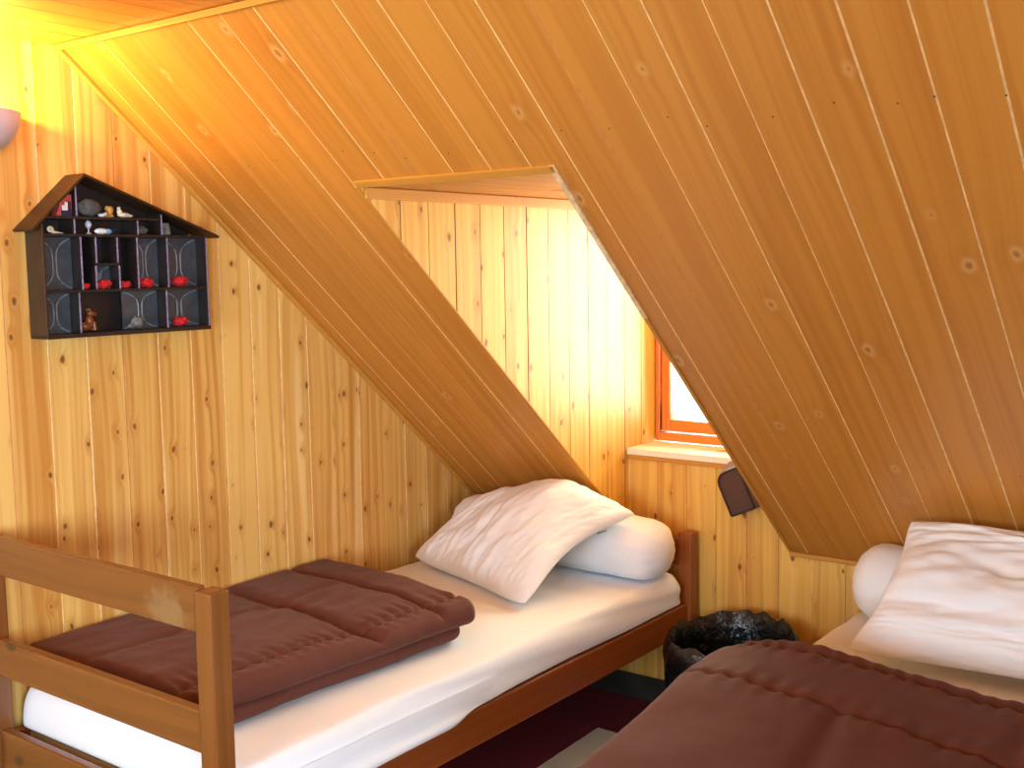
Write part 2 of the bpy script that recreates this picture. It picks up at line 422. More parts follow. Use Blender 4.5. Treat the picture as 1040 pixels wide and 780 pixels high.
planks(m, (XR, YF, 0), (0, 1, 0), (0, 0, 1), (-1, 0, 0), [[(0, 0), (a, 0), (a, ZC), (0, ZC)], [(b, 0), (L, 0), (L, ZK), (L+YC, ZC), (b, ZC)], [(a, 0), (b, 0), (b, c), (a, c)], [(a, d), (b, d), (b, ZC), (a, ZC)]],
       [.1145*k for k in range(1, 49)], .0026, .004, (1, 2), salt=42)
struct('wall_right', m, [M['wall_pine'], M['seam_pale'], M['seam_mid']])

def window(name, O, U, N, w, h, fr=.03, sash=.048, mull=0, wood='window_wood', dep=.055):
    """frame and sash from (0,0) to (w,h); N points into the room"""
    O, U, N = V(O), V(U), V(N); Z = V((0, 0, 1)); R = Matrix((U, N, Z)).transposed()
    root = bpy.data.objects.new(name, None); root.location = O; COL.objects.link(root)
    root.matrix_world = Matrix.Translation(O); root['kind'] = 'structure'
    def bar(m, x0, x1, z0, z1, y0, y1):
        m.box(O+U*(x0+x1)/2+Z*(z0+z1)/2+N*(y0+y1)/2, ((x1-x0)/2, (y1-y0)/2, (z1-z0)/2), R, 0, .004)
    m = MB()
    bar(m, 0, fr, 0, h, -dep, 0); bar(m, w-fr, w, 0, h, -dep, 0); bar(m, fr, w-fr, 0, fr+.012, -dep, .002); bar(m, fr, w-fr, h-fr, h, -dep, 0)
    m.build('window_frame', M[wood], root)
    n = mull+1; sw = (w-2*fr)/n
    for k in range(n):
        x0, x1 = fr+sw*k+.003, fr+sw*(k+1)-.003; z0, z1 = fr+.017, h-fr-.003
        m = MB()
        bar(m, x0, x0+sash, z0, z1, -dep+.008, -.006); bar(m, x1-sash, x1, z0, z1, -dep+.008, -.006)
        bar(m, x0+sash, x1-sash, z0, z0+sash+.008, -dep+.008, -.006); bar(m, x0+sash, x1-sash, z1-sash, z1, -dep+.008, -.006)
        s = m.build('sash', M[wood], root)
        m = MB(); bar(m, x0+sash-.006, x1-sash+.006, z0+sash-.002, z1-sash+.006, -dep/2-.002, -dep/2+.002)
        m.build('pane', M['glass'], s)
    return root
win = window('window_1', (D1+.003, WD, ZS+.012), (1, 0, 0), (0, -1, 0), D2-D1-.006, ZD-ZS-.014, fr=.02, sash=.036)
mb = MB(); mb.box(((D1+D2)/2, WD/2-.006, ZS-.001), ((D2-D1)/2-.0015, WD/2+.006, .012), None, 0, .004); s_ = mb.build('window_sill', M['sill_pine'], win)
mb = MB(); mb.box(((D1+D2)/2, -.006, ZS-.021), ((D2-D1)/2-.002, .005, .008), None, 0, .002); mb.build('sill_moulding', M['trim_pine'], win)
window('window_2', (W2[0], YF, W2[2]), (1, 0, 0), (0, 1, 0), W2[1]-W2[0], W2[3]-W2[2], mull=2)
window('window_3', (XR, YF+W3[0], W3[2]), (0, 1, 0), (-1, 0, 0), W3[1]-W3[0], W3[3]-W3[2], mull=1)

# ------------------------------------------------------------------ bed frames
BX0, BX1, BY0, BY1, PW = .026, .957, -2.085, -.022, .0515
def bed_one():
    root = empty('bed_frame', ((BX0+BX1)/2, (BY0+BY1)/2, 0), 'brown wooden single bed frame with two-rail high footboard along the left plank wall', 'bed')
    W = M['bed_wood']; Rd = M['bed_wood_red']
    for x in (BX0, BX1-PW):
        for y, h in ((BY0, .935), (BY1-PW, .66)):
            m = MB(); m.box((x+PW/2, y+PW/2, h/2), (PW/2, PW/2, h/2), None, 0, .005); p = m.build('bedpost', W if y == BY0 else Rd, root)
            if x > .5 and y > -1:
                b = MB(); 
                for z in (.585, .56): b.blob((x+PW*.45, y-.0005, z), (.0045, .002, .0045))
                b.build('bolt_cover', M['bed_wood_red'], p, True)
    xa, xb = BX0+PW-.001, BX1-PW+.001
    def rail(nm, y, z0, z1, mat=W, t=.026, lab=None):
        m = MB(); m.box(((xa+xb)/2, y, (z0+z1)/2), ((xb-xa)/2, t/2, (z1-z0)/2), None, 0, .006); o = m.build(nm, mat, root)
        if lab: o['label'] = lab
        return o
    rail('footboard_rail', BY0+.022, .842, .940, M['bed_wood_worn']); rail('footboard_rail', BY0+.022, .582, .676); rail('end_rail', BY0+.026, .315, .436)
    rail('headboard_rail', BY1-PW*.5, .539, .638, Rd); rail('end_rail', BY1-PW*.5, .309, .413, Rd)
    for x in (BX1-.029, BX0+.029):
        m = MB(); m.box((x, (BY0+BY1)/2, .361), (.0135, (BY1-BY0)/2-PW+.001, .052), None, 0, .005); m.build('side_rail', Rd, root)
    m = MB()
    for k in range(13):
        m.box(((BX0+BX1)/2, BY0+.13+k*.152, .395), ((BX1-BX0)/2-.045, .036, .008), None, 0, .002)
    m.build('slats', M['raw_pine'], root)
bed_one()
BB0, BB1 = 1.585, 2.47
def bed_two():
    root = empty('bed_frame', ((BB0+BB1)/2, -1.06, 0), 'low brown wooden bed base hidden beneath the right-hand mattress', 'bed')
    W = M['bed_wood_red']
    for x in (BB0, BB1-PW):
        for y in (-2.07, -.03-PW):
            m = MB(); m.box((x+PW/2, y+PW/2, .2), (PW/2, PW/2, .2), None, 0, .005); m.build('leg', W, root)
    for x in (BB0+.03, BB1-.03):
        m = MB(); m.box((x, -1.05, .355), (.0135, .97, .05), None, 0, .005); m.build('side_rail', W, root)
    for y in (-2.045, -.055):
        m = MB(); m.box(((BB0+BB1)/2, y, .355), ((BB1-BB0)/2-PW, .0135, .05), None, 0, .005); m.build('end_rail', W, root)
    m = MB()
    for k in range(13): m.box(((BB0+BB1)/2, -1.96+k*.152, .394), ((BB1-BB0)/2-.045, .036, .008), None, 0, .002)
    m.build('slats', M['raw_pine'], root)
bed_two()

# ------------------------------------------------------------------ soft things
def axis_samples(L, R, n, m=9):
    """positions 0..L, dense in the rounded rim of width R"""
    a = [R*(1-math.cos(math.pi/2*i/m)) for i in range(m)]
    mid = [R+(L-2*R)*i/n for i in range(n+1)]
    return a+mid+[L-x for x in a[::-1]]
def rim(d, R): 
    if d >= R: return 1.0
    return math.sqrt(max(0.0, 1-(1-d/R)**2))
def slab(mb, corners, z0, T, R, nu, nv, top=None, side=None, bot=.5, mi=0, rc=0.0):
    """cushion-like slab over a quadrilateral; corners (x,y) counter-clockwise; top(u,v)->dz, side(u,v)->(dx,dy)"""
    A, B, C, D = [V((c[0], c[1], 0)) for c in corners]
    LU = ((B-A).length+(C-D).length)/2; LV = ((D-A).length+(C-B).length)/2
    us, vs = axis_samples(LU, R, nu), axis_samples(LV, R, nv)
    RC = max(R, rc); tops, bots = [], []
    for v in vs:
        rt, rb = [], []
        for u in us:
            s, t = u/LU, v/LV
            p = A*(1-s)*(1-t)+B*s*(1-t)+C*s*t+D*(1-s)*t
            du, dv = min(u, LU-u), min(v, LV-v)
            e = rim(min(du, dv), R)
            if du < RC and dv < RC:
                ka, kb = 1-du/RC, 1-dv/RC
                a2, b2 = ka*math.sqrt(1-kb*kb/2), kb*math.sqrt(1-ka*ka/2)
                e = rim(RC*(1-min(1, math.hypot(a2, b2))), R)
                s2 = RC*(1-a2)/LU; t2 = RC*(1-b2)/LV
                if u > LU/2: s2 = 1-s2
                if v > LV/2: t2 = 1-t2
                p = A*(1-s2)*(1-t2)+B*s2*(1-t2)+C*s2*t2+D*(1-s2)*t2
            dz = top(u, v, LU, LV) if top else 0.0
            if side:
                dx, dy = side(u, v, LU, LV); p = p+V((dx, dy, 0))
            rt.append(V((p.x, p.y, z0+T*bot+(T*(1-bot)+dz)*e)))
            rb.append(V((p.x, p.y, z0+T*bot-T*bot*e)))
        tops.append(rt); bots.append(rb)
    mb.grid(tops, mi); mb.grid([r[::-1] for r in bots], mi)
    return mb
def nz(x, y, z=0.0): return noise.noise(V((x, y, z)))
def fbm(x, y, z=0.0):
    return nz(x, y, z)+.5*nz(2.1*x, 2.1*y, z+3)+.25*nz(4.3*x, 4.3*y, z+7)
def ridge(x, y, z=0.0): return 1-abs(nz(x, y, z))*2

ZM = .529
def mattress_one():
    def top(u, v, LU, LV):
        return .004*fbm(u*3, v*3, 1)-.012*(1-rim(min(u, LU-u), .2))+.0022*ridge(u*14+v*5, v*3-u*2, 3)*math.exp(-min(u, LU-u)/.12)
    def side(u, v, LU, LV):
        return (.004*fbm(v*3, u*2, 5), 0)
    m = MB(); slab(m, [(.036, -2.01), (.942, -2.01), (.942, -.085), (.036, -.085)], .4145, ZM-.4145, .035, 40, 110, top, side, bot=.10, rc=.05)
    for q in m.v:
        k = min(1, max(0, (q.x-.86)/.06))
        if k > 0: q.x += k*(.011*nz(q.y*1.6+q.z*14, q.z*4-q.y*.5, 3)+.003*nz(q.y*4+q.z*40, 5))
    o = m.build('mattress', M['sheet'], None, True, angle=80)
    tag(o, 'single mattress under a white fitted sheet on the bed with the footboard', 'mattress')
    # hem of the sheet hanging over the near rail
    rows = []; N = 120
    for i in range(N+1):
        t = i/N; y = -1.975+t*1.22
        q = max(0.0, min(1.0, (y+1.36)/.14)); q = q*q*(3-2*q)
        out = .9585+.002*nz(y*6, 5)-.016*q+.006*nz(y*11, 3)*q
        low = .404+.004*nz(y*5, 2)+.014*q+.008*q*max(0, nz(y*6, 9))
        mid = .930+.006*nz(y*7, 7)
        pts = [(.9425, .480), (.946+.004*nz(y*8, 1), .455), (.9445+.004*nz(y*9, 4), .437), (max(.945, out-.006), .4235+.004*q), (out, .4165+.004*q), (out+.001, low)]
        q2 = max(0.0, min(1.0, (y+1.25)/.40)); q2 = q2*q2*(3-2*q2)
        row = [V((x-.030*q2, y, z)) for x, z in pts]
        rows.append(row+[p_+V((-.0025, 0, -.001)) for p_ in row[::-1]])
    m = MB(); m.grid(rows, 0, True); m.build('sheet_hem', M['sheet'], o, True, angle=80)
mattress_one()
def mattress_two():
    def top(u, v, LU, LV): return .004*fbm(u*3, v*3, 11)-.01*(1-rim(min(u, LU-u), .15))
    def side(u, v, LU, LV): return (.006*fbm(v*4, u*2, 15), 0)
    m = MB(); slab(m, [(1.564, -2.05), (2.48, -2.05), (2.48, -.03), (1.564, -.03)], .405, ZM-.405, .035, 36, 70, top, side, bot=.12, rc=.06)
    o = m.build('mattress', M['sheet'], None, True, angle=80)
    tag(o, 'single mattress under a white sheet on the right, at the low knee wall', 'mattress')
mattress_two()

def quilt_line(d, w=.018, depth=.016): return -depth*math.exp(-(d/w)**2)
def duvet_one():
    m = MB()
    A, B, C, D = (.012, -1.975), (.742, -1.975), (.800, -1.050), (.016, -.90)
    def pucker(u, v, LU, LV, seed):
        e = LU-u
        return .0035*math.sin(v*150+3*nz(v*9, seed))*math.exp(-((e-.10)/.05)**2)
    def side1(u, v, LU, LV): return ((.012*nz(v*4, 1)+.004*nz(v*16, 4))*(u/LU), .010*nz(u*5, 2)*(v/LV))
    def top1(u, v, LU, LV): return .006*fbm(u*5, v*5, 2)
    slab(m, [A, B, (C[0]-.012, C[1]-.03), D], ZM+.007, .049, .026, 46, 56, top1, side1, rc=.05)
    def top2(u, v, LU, LV):
        z = .012*fbm(u*2.6, v*2.6, 7)+.0035*fbm(u*8, v*8, 4)
        z += quilt_line(LV-v-.150-.02*nz(u*5, 3), .013, .014)           # fold strip at the head side
        z += quilt_line((v-LV*.60)+.03*nz(u*4, 6), .022, .020)*(1 if u > .1 else u*10)
        z += quilt_line(u-.30+.05*nz(v*4, 2), .022, .006)*(1 if v < LV-.16 else 0)
        z += quilt_line(LU-u-.085-.008*nz(v*5, 9), .009, .012)          # stitched edge
        z -= .016*math.exp(-((u-.0)/.2)**2)                          # heaped at the wall
        z += pucker(u, v, LU, LV, 2) + .009*nz(u*16+v*9, v*7-u*5, 5)*math.exp(-((v-LV+.36)/.16)**2)*math.exp(-((u-.45)/.25)**2)
        return z
    def side2(u, v, LU, LV): return ((.014*nz(v*3, 11)+.003*nz(v*20, 14))*(u/LU), .012*nz(u*5, 12)*(v/LV))
    slab(m, [A, (B[0]+.004, B[1]), (C[0]+.016, C[1]+.005), (D[0]+.0, D[1]+.01)], .576, .064, .032, 110, 130, top2, side2, bot=.42, rc=.045)
    o = m.build('duvet', M['brown'], None, True, angle=80)
    tag(o, 'folded brown quilted duvet lying behind the wooden footboard rails', 'duvet')
duvet_one()
def duvet_two():
    m = MB()
    A, B, C, D = (1.635, -1.98), (2.54, -2.0), (2.54, -1.02), (1.495, -.855)
    def side(u, v, LU, LV): return (.018*nz(v*3, 21)*(1-u/LU)+.003*nz(v*22, 4)*(1-u/LU), (.016*nz(u*6, 22)+.006*nz(u*21, 25))*(v/LV))
    def top1(u, v, LU, LV): return .006*fbm(u*5, v*5, 32)
    slab(m, [(A[0]+.05, A[1]+.02), B, (C[0], C[1]-.02), (D[0]+.075, D[1]-.02)], ZM+.004, .055, .027, 50, 50, top1, side, rc=.10)
    def top2(u, v, LU, LV):
        z = .014*fbm(u*2.0, v*2.0, 27)+.002*fbm(u*7, v*7, 24)
        z += quilt_line(LV-v-.34-.05*(u-.4)+.02*nz(u*5, 23), .010, .008)+.0028*math.sin(u*120+4*nz(u*6, 7))*math.exp(-((LV-v-.34-.05*(u-.4))/.06)**2)
        z += quilt_line(u-.36-.12*(LV-v)+.02*nz(v*4, 22), .03, .014)*min(1, max(0, (LV-.30-v)/.1))
        z += quilt_line(u-.74+.03*nz(v*4, 29), .02, .010)
        z += quilt_line(LV-v-.07+.01*nz(u*8, 29), .012, .008)
        z += .0035*math.sin(u*130+3*nz(u*9, 2))*math.exp(-((LV-v-.07)/.05)**2)
        z -= .03*(1-rim(u, .30))
        z += .003*nz(u*11+v*5, v*3-u*3, 25)
        return z
    slab(m, [A, B, C, D], .578, .075, .037, 110, 120, top2, side, bot=.42, rc=.20)
    o = m.build('duvet', M['brown'], None, True, angle=80)
    tag(o, 'thick brown quilted duvet spread over the foot of the right-hand mattress', 'duvet')
duvet_two()

def bolster(x0, x1, yc, zb, r, seed, squash=.86, sag=0.0):
    m = MB(); rows = []; n = 44; N = 90
    for i in range(N+1):
        t = i/N; L = x1-x0
        s = .5-.5*math.cos(math.pi*t); x = x0+L*s
        d = min(s, 1-s)*L; R = r*(max(0.0, 1-(1-min(1, d/.10))**2.4))**.5 if d < .10 else r
        R = max(R, .004)
        row = []
        for k in range(n):
            a = 2*math.pi*k/n
            g = .05*math.sin(a*13+seed+2*nz(a, seed))*math.exp(-d/.05)+.06*fbm(x*5, math.cos(a)*1.2+seed, math.sin(a)*1.2)
            rr = R*(1+g)
            y = math.cos(a)*rr*1.10; z = math.sin(a)*rr
            zc = zb+r*squash
            zz = zc+z
            if zz < zb+.001: zz = zb+.001; y *= 1.03
            row.append(V((x, yc+y+sag*math.sin(s*math.pi), zz)))
        rows.append(row)
    m.grid(rows, 0, True); m.face(rows[0][::-1]); m.face(rows[-1]); return m
m = bolster(.052, .958, -.225, ZM+.003, .107, 3.0)
b1 = m.build('bolster', M['pillow'], None, True, angle=80)
tag(b1, 'long white bolster across the head of the footboard bed, one end under a pillow', 'bolster')
m = bolster(1.585, 2.46, -.20, ZM+.003, .115, 9.0)
tag(m.build('bolster', M['pillow'], None, True, angle=80), 'white bolster at the head of the right-hand mattress, below the sloped lining', 'bolster')

def pillow(name, mid, half_t, seed, label, NU=120, NV=120, wr=None):
    """mid(s,t) -> centre surface; half_t(s,t) -> (up, down) half thickness"""
    m = MB(); tops, bots = [], []
    E = 1e-3
    for j in range(NV+1):
        t = .5-.5*math.cos(math.pi*j/NV); rt, rb = [], []
        for i in range(NU+1):
            s = .5-.5*math.cos(math.pi*i/NU)
            sr = .5+(s-.5)*(1-.075*abs(2*t-1)**5-.018*(1-(2*t-1)**2)); tr = .5+(t-.5)*(1-.075*abs(2*s-1)**5-.018*(1-(2*s-1)**2))
            p = mid(sr, tr)
            n = (mid(sr+E, tr)-mid(sr-E, tr)).cross(mid(sr, tr+E)-mid(sr, tr-E)).normalized()
            up, dn = half_t(s, t)
            e = (max(0, 1-abs(2*s-1)**4.2)*max(0, 1-abs(2*t-1)**4.2))**.46
            w = wr(s, t)*min(1, e*1.6) if wr else 0
            rt.append(p+n*(up*e+w)); rb.append(p-n*dn*e)
        tops.append(rt); bots.append(rb)
    m.grid(tops); m.grid([r[::-1] for r in bots])
    o = m.build(name, M['pillow'], None, True, angle=80)
    return tag(o, label, 'pillow')
def bil(c, s, t): return c[0]*(1-s)*(1-t)+c[1]*s*(1-t)+c[2]*s*t+c[3]*(1-s)*t
P1 = [V((.075, -.555, .552)), V((.790, -.800, .546)), V((.885, -.245, .752)), V((.29, -.245, .770))]
def mid1(s, t):
    p = bil(P1, s, t)
    p.x -= .035*s**4*4*t*(1-t)
    # edges of a pillow curve in; the middle hangs over the bolster
    k = 4*s*(1-s); q = 4*t*(1-t)
    p = p+V((.03*q*(.5-s)*2*.9, .035*k*(.5-t)*2, 0))
    p.z += .045*math.sin(math.pi*t)*(.6+.4*k)-.01*(1-t)*k+.062*math.exp(-((s-.60)/.24)**2)*math.sin(math.pi*min(1, t*.78))**1.5
    return p
def wr1(s, t):
    a = s*.72; b = t*.62
    d = a*.35+b*.94; e = a*.94-b*.35
    w = .008*nz(e*15+1.2*nz(d*5, e*5), d*4.0, 2)+.008*nz(e*30+d*7, d*7, 6)+.004*nz(e*62, d*18, 8)+.010*fbm(a*4, b*4, 9)
    return w*(.5+.5*min(1, (1-s)*3+.6))-.006
pillow('pillow', mid1, lambda s, t: (.072, .034-.016*t), 1, 'rumpled white pillow leaning over the bolster on the footboard bed', wr=wr1)
P2 = [V((1.70, -.655, .553)), V((2.42, -.60, .556)), V((2.44, -.34, .885)), V((1.768, -.35, .874))]
def mid2(s, t):
    p = bil(P2, s, t); k = 4*s*(1-s); q = 4*t*(1-t)
    p = p+V((.03*q*(.5-s)*2, 0, 0)); p.z += .02*k*(.5-t)
    p.x += .03*math.sin(math.pi*t)*(1-s)**2
    p.y += -.05*math.sin(math.pi*t)*(1-t)*1.3+.02*math.sin(t*9)*q
    return p
def wr2(s, t):
    a = s*.72; b = t*.5
    return -.026*math.exp(-((t-.42-.22*(s-.3)**2)/.045)**2)*math.exp(-((s-.28)/.26)**2)-.016*math.exp(-((t-.66+.25*(s-.4))/.035)**2)*math.exp(-((s-.5)/.3)**2)+.009*nz(b*17+1.6*nz(a*4, b*4)+a*2.5, a*3.0, 12)+.008*nz(b*34-a*6, a*6, 16)+.004*nz(b*66, a*14, 3)+.012*fbm(a*4, b*5, 19)-.004
pillow('pillow', mid2, lambda s, t: (.060, .04), 2, 'crumpled white pillow propped on the bolster at the right edge of the picture', wr=wr2)
# little stitched tag on the first bolster
m = MB()
for k in range(6): m.box((.742+.006*k, -.328+.0006*k, .684+.0024*k), (.002, .0012, .0022), None, 0, .0006)
lt = m.build('stitched_tag', M['tag'], b1); lt['label'] = 'short grey stitched mark'

# ------------------------------------------------------------------ waste bin and its bag
BC = V((1.215, -.285, 0))
root = empty('waste_bin', BC, 'blue plastic waste bin between the two beds, mostly covered by a black bag', 'bin')
m = MB(); m.lathe(BC, [(.001, .004), (.135, .004), (.142, .012), (.188, .345), (.196, .352), (.193, .358), (.184, .350), (.139, .016), (.001, .014)], 40)
m.build('bucket', M['bin'], root, True)
m = MB(); rows = []; n = 96
prof = [(.120, .035), (.150, .16), (.170, .28), (.176, .345), (.183, .385), (.196, .405), (.209, .388), (.213, .355), (.209, .31), (.205, .255)]
for i, (r, z) in enumerate(prof):
    row = []
    for k in range(n):
        a = 2*math.pi*k/n; ca, sa = math.cos(a), math.sin(a)
        f = i/(len(prof)-1)
        lo = max(0, (i-6)/3)
        w = .012*nz(ca*3, sa*3, z*9)+.010*abs(nz(ca*7, sa*7, z*4+3))*(1 if i >= 3 else .3)
        dz = (.016*nz(ca*4, sa*4, 5)+.010*nz(ca*9, sa*9, 8))*(1 if 2 < i < 8 else .4)+.03*lo*nz(ca*2.2, sa*2.2, 12)+lo*(.045*abs(ca)+.04*min(0, sa))
        if 3 <= i <= 6: dz += .020*max(0, sa+.3)
        rr = r+(w if i > 5 else -w*.6)
        row.append(BC+V((rr*ca, rr*sa, z+dz)))
    rows.append(row)
m.grid(rows, 0, True); m.face(rows[0][::-1])
tag(m.build('bin_bag', M['bag'], None, True, angle=70), 'shiny crinkled black plastic bag folded over the rim of the blue bin', 'bag')

# ------------------------------------------------------------------ pouch under the sill
def pouch():
    a = V((1.047, 0, .872)); e1 = V((.062, 0, -.133)).normalized(); e2 = V((-e1.z, 0, e1.x)); e2 = V((.133, 0, .062)).normalized()
    yb, yf = -.014, -.078
    root = empty('hanging_pouch', (1.11, -.02, .73), 'dark brown boxy pouch hanging askew from a grey strap below the window sill', 'pouch')
    def outline(ins, LL=.150, WW=.098):
        c = []
        rr = {0: .036, 1: .006, 2: .006, 3: .006}
        cs = [(0+ins, 0+ins), (LL-ins, 0+ins), (LL-ins, WW-ins), (0+ins, WW-ins)]
        cen = [(1, 1), (-1, 1), (-1, -1), (1, -1)]
        for i, ((p, q), (sx, sy)) in enumerate(zip(cs, cen)):
            r = rr[i]; a0 = {0: 1.5*math.pi, 1: 0, 2: .5*math.pi, 3: math.pi}
            cx_, cy_ = p+sx*r, q+sy*r
            st = {0: math.pi*1.5, 1: math.pi*0, 2: math.pi*.5, 3: math.pi}[i]
            # walk each corner so the outline stays ordered
            angs = {0: (math.pi, 1.5*math.pi), 1: (1.5*math.pi, 2*math.pi), 2: (0, .5*math.pi), 3: (.5*math.pi, math.pi)}[i]
            for k in range(6):
                t = angs[0]+(angs[1]-angs[0])*k/5
                c.append((cx_+r*math.cos(t), cy_+r*math.sin(t)))
        return c
    P = lambda q, y: a+e1*q[0]+e2*q[1]+V((0, y, 0))
    m = MB(); o = outline(0); o2 = outline(.004)
    rows = [[P(q, yb) for q in o], [P(q, yf+.004) for q in o], [P(q, yf) for q in o2]]
    m.grid(rows, 0, True); m.face(rows[-1]); m.face(rows[0][::-1]); m.build('body', M['pouch'], root, True, angle=40)
    m = MB(); o3 = outline(.001); o4 = outline(.006)
    rows = [[P(q, yf+.003) for q in o], [P(q, yf-.003) for q in o3], [P(q, yf-.003) for q in o4], [P(q, yf+.003) for q in o4]]
    m.grid(rows, 0, True); r = m.build('edging', M['pouch_rim'], root, True, angle=40); r['label'] = 'darker brown edging'
    m = MB(); t0 = a+e2*.012; t1 = a+e2*.094
    top0, top1 = V((1.075, 0, .915)), V((1.150, 0, .925))
    rows = []
    for k in range(9):
        f = k/8; w = .002*math.sin(f*14)
        l, r_ = t0.lerp(top0, f), t1.lerp(top1, f)
        y0 = -.066*(1-f)-.022*f
        rows.append([V((l.x, y0+w, l.z)), V((r_.x, y0-w, r_.z)), V((r_.x, y0+.004-w, r_.z)), V((l.x, y0+.004+w, l.z))])
    m.grid(rows, 0, True); m.face(rows[0][::-1]); m.face(rows[-1]); s = m.build('strap', M['strap'], root, True, angle=50); s['label'] = 'grey woven strap'
pouch()

# ------------------------------------------------------------------ rug
m = MB()
def rtop(u, v, LU, LV): return .0015*fbm(u*20, v*20, 3)
slab(m, [(.80, -1.75), (1.42, -1.72), (1.045, -.345), (.745, -.34)], .0005, .014, .007, 30, 50, rtop)
tag(m.build('rug', M['rug'], None, True, angle=80), 'cream rug on the dark red carpet between the beds', 'rug')

# ------------------------------------------------------------------ wall lamp
LC = V((0, -2.045, 1.985)); LR = .152
root = empty('wall_lamp', LC+V((0, 0, -.1)), 'white half-bowl uplighter glowing yellow, high on the left wall', 'lamp')
def bowl(R, H, sgn=1):
    rows = []
    for i in range(19):
        t = i/18; r = math.sin(t*math.pi/2)**.9; z = -H*(math.cos(t*math.pi/2))
        rows.append([LC+V((R*.86*r*math.sin(math.pi*k/28), -R*r*math.cos(math.pi*k/28), z)) for k in range(29)])
    return rows
m = MB(); ro, ri = bowl(LR, .118), bowl(LR-.006, .111)
m.grid(ro); m.grid([r[::-1] for r in ri]); m.grid([ro[-1], ri[-1]])
m.build('lamp_shade', M['lampshade'], root, True)
m = MB(); m.box(LC+V((.008, 0, -.04)), (.0075, .045, .055), None, 0, .004); m.build('wall_plate', M['hidden_white'], root)
m = MB(); m.tube([LC+V((.014, 0, -.05)), LC+V((.05, 0, -.05)), LC+V((.055, 0, -.035))], .009); m.build('bulb_holder', M['metal'], root, True)
m = MB(); m.blob(LC+V((.055, 0, -.008)), (.02, .02, .028)); m.build('bulb', M['bulb'], root, True)

# ------------------------------------------------------------------ house-shaped display shelf
def display_shelf():
    DX = .082
    yl, yr, z0, zl, zr, ya, za = -1.886, -1.372, 1.416, 1.714, 1.684, -1.762, 1.836
    root = empty('display_shelf', (0, (yl+yr)/2, z0), 'dark brown house-shaped display shelf hung on the left plank wall', 'shelf')
    T = .007
    dk, bk = M['shelf_dark'], M['shelf_black']
    def bx(nm, y0, y1, zA, zB, x0=.002, x1=DX, mats=None, par=root):
        m = MB(); m.box(((x0+x1)/2, (y0+y1)/2, (zA+zB)/2), ((x1-x0)/2, (y1-y0)/2, (zB-zA)/2), None, 0, .001)
        return m.build(nm, mats or bk, par)
    bx('side_panel', yl, yl+T, z0, zl-.004, mats=dk); bx('side_panel', yr-T, yr, z0, zr-.002)
    bx('base_panel', yl, yr, z0-.002, z0+.009, x1=DX+.003)
    def roof(y0, zA, y1, zB, nm='roof_panel'):
        m = MB(); d = V((0, y1-y0, zB-zA)); L = d.length; d.normalize(); n = V((0, -d.z, d.y))
        R = Matrix((V((1, 0, 0)), d, n)).transposed()
        m.box(V((DX/2+.006, (y0+y1)/2, (zA+zB)/2))+n*.003, (DX/2+.005, L/2, .0035), R, 0, .001)
        return m.build(nm, dk, root)
    roof(-1.915, 1.690, ya+.003, za); roof(ya-.003, za, -1.336, 1.678)
    # back board follows the gable outline
    m = MB(); out = [(yl+T, z0), (yr-T, z0), (yr-T, zr+.008), (ya, za+.003), (yl+T, zl)]
    m.face([(.002, y, z) for y, z in out]); m.face([(.006, y, z) for y, z in out])
    m.grid([[V((.002, y, z)) for y, z in out], [V((.006, y, z)) for y, z in out]], 0, True)
    m.build('back_panel', bk, root)
    zs = dict(a=1.535, b=1.605, c=1.681, d=1.727)
    def shelf(y0, y1, z): bx('shelf', y0, y1, z-.0035, z+.0035, x1=DX-.002)
    shelf(yl+T, yr-T, zs['a']); shelf(yl+T, yr-T, zs['c']); shelf(yl+T, -1.523, zs['d']); shelf(-1.733, -1.665, zs['b'])
    def div(y, zA, zB):
        o = bx('divider', y-.0022, y+.0022, zA+.0035, zB-.0035, x1=DX-.003)
        m = MB(); m.box((DX-.002, y, (zA+zB)/2), (.0012, .0019, (zB-zA)/2-.004), None, 0, .0003); e = m.build('worn_edge', M['shelf_edge'], o)
        e['label'] = 'pale lilac worn front edge'
    for y in (-1.788, -1.517): div(y, z0+.006, zs['a'])
    for y in (-1.776, -1.605, -1.508): div(y, zs['a'], zs['c'])
    for y in (-1.732, -1.667): div(y, zs['b'], zs['c'])
    for y in (-1.735, -1.664): div(y, zs['a'], zs['b'])
    for y in (-1.791, -1.600): div(y, zs['c'], zs['d'])
    div(-1.523, zs['c'], 1.745); div(-1.783, zs['d'], 1.818)
    m = MB(); m.box((DX-.002, yr-.0035, (z0+zr)/2), (.0028, .0016, (zr-z0)/2-.006), None, 0, .0003); m.build('worn_edge', M['shelf_edge'], root)
    # flat grey linings; their reflections are modelled as pale strips bowing to the middle
    def lining(y0, y1, zA, zB, par):
        c = (y0+y1)/2; hw = (y1-y0)/2; m = MB(); rows = [[], []]
        N = 16
        m.face([(.038, y0, zA), (.038, y1, zA), (.038, y1, zB), (.038, y0, zB)])
        lo = m.build('lining', M['lining'], root)
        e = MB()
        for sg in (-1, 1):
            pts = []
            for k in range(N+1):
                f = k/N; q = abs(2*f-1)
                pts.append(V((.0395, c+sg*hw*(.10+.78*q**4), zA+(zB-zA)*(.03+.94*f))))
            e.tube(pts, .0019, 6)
        l = e.build('lining_glint', M['lining_glint'], lo, True); l['label'] = 'pale curved reflections on the grey lining, modelled as strips'
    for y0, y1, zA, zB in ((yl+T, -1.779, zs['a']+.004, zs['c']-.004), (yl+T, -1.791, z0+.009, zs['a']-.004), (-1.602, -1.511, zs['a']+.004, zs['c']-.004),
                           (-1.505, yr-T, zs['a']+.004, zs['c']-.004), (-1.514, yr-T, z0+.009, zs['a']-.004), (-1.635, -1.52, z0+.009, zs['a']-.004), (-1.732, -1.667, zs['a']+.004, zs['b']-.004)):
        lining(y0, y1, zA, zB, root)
    return zs
display_shelf()

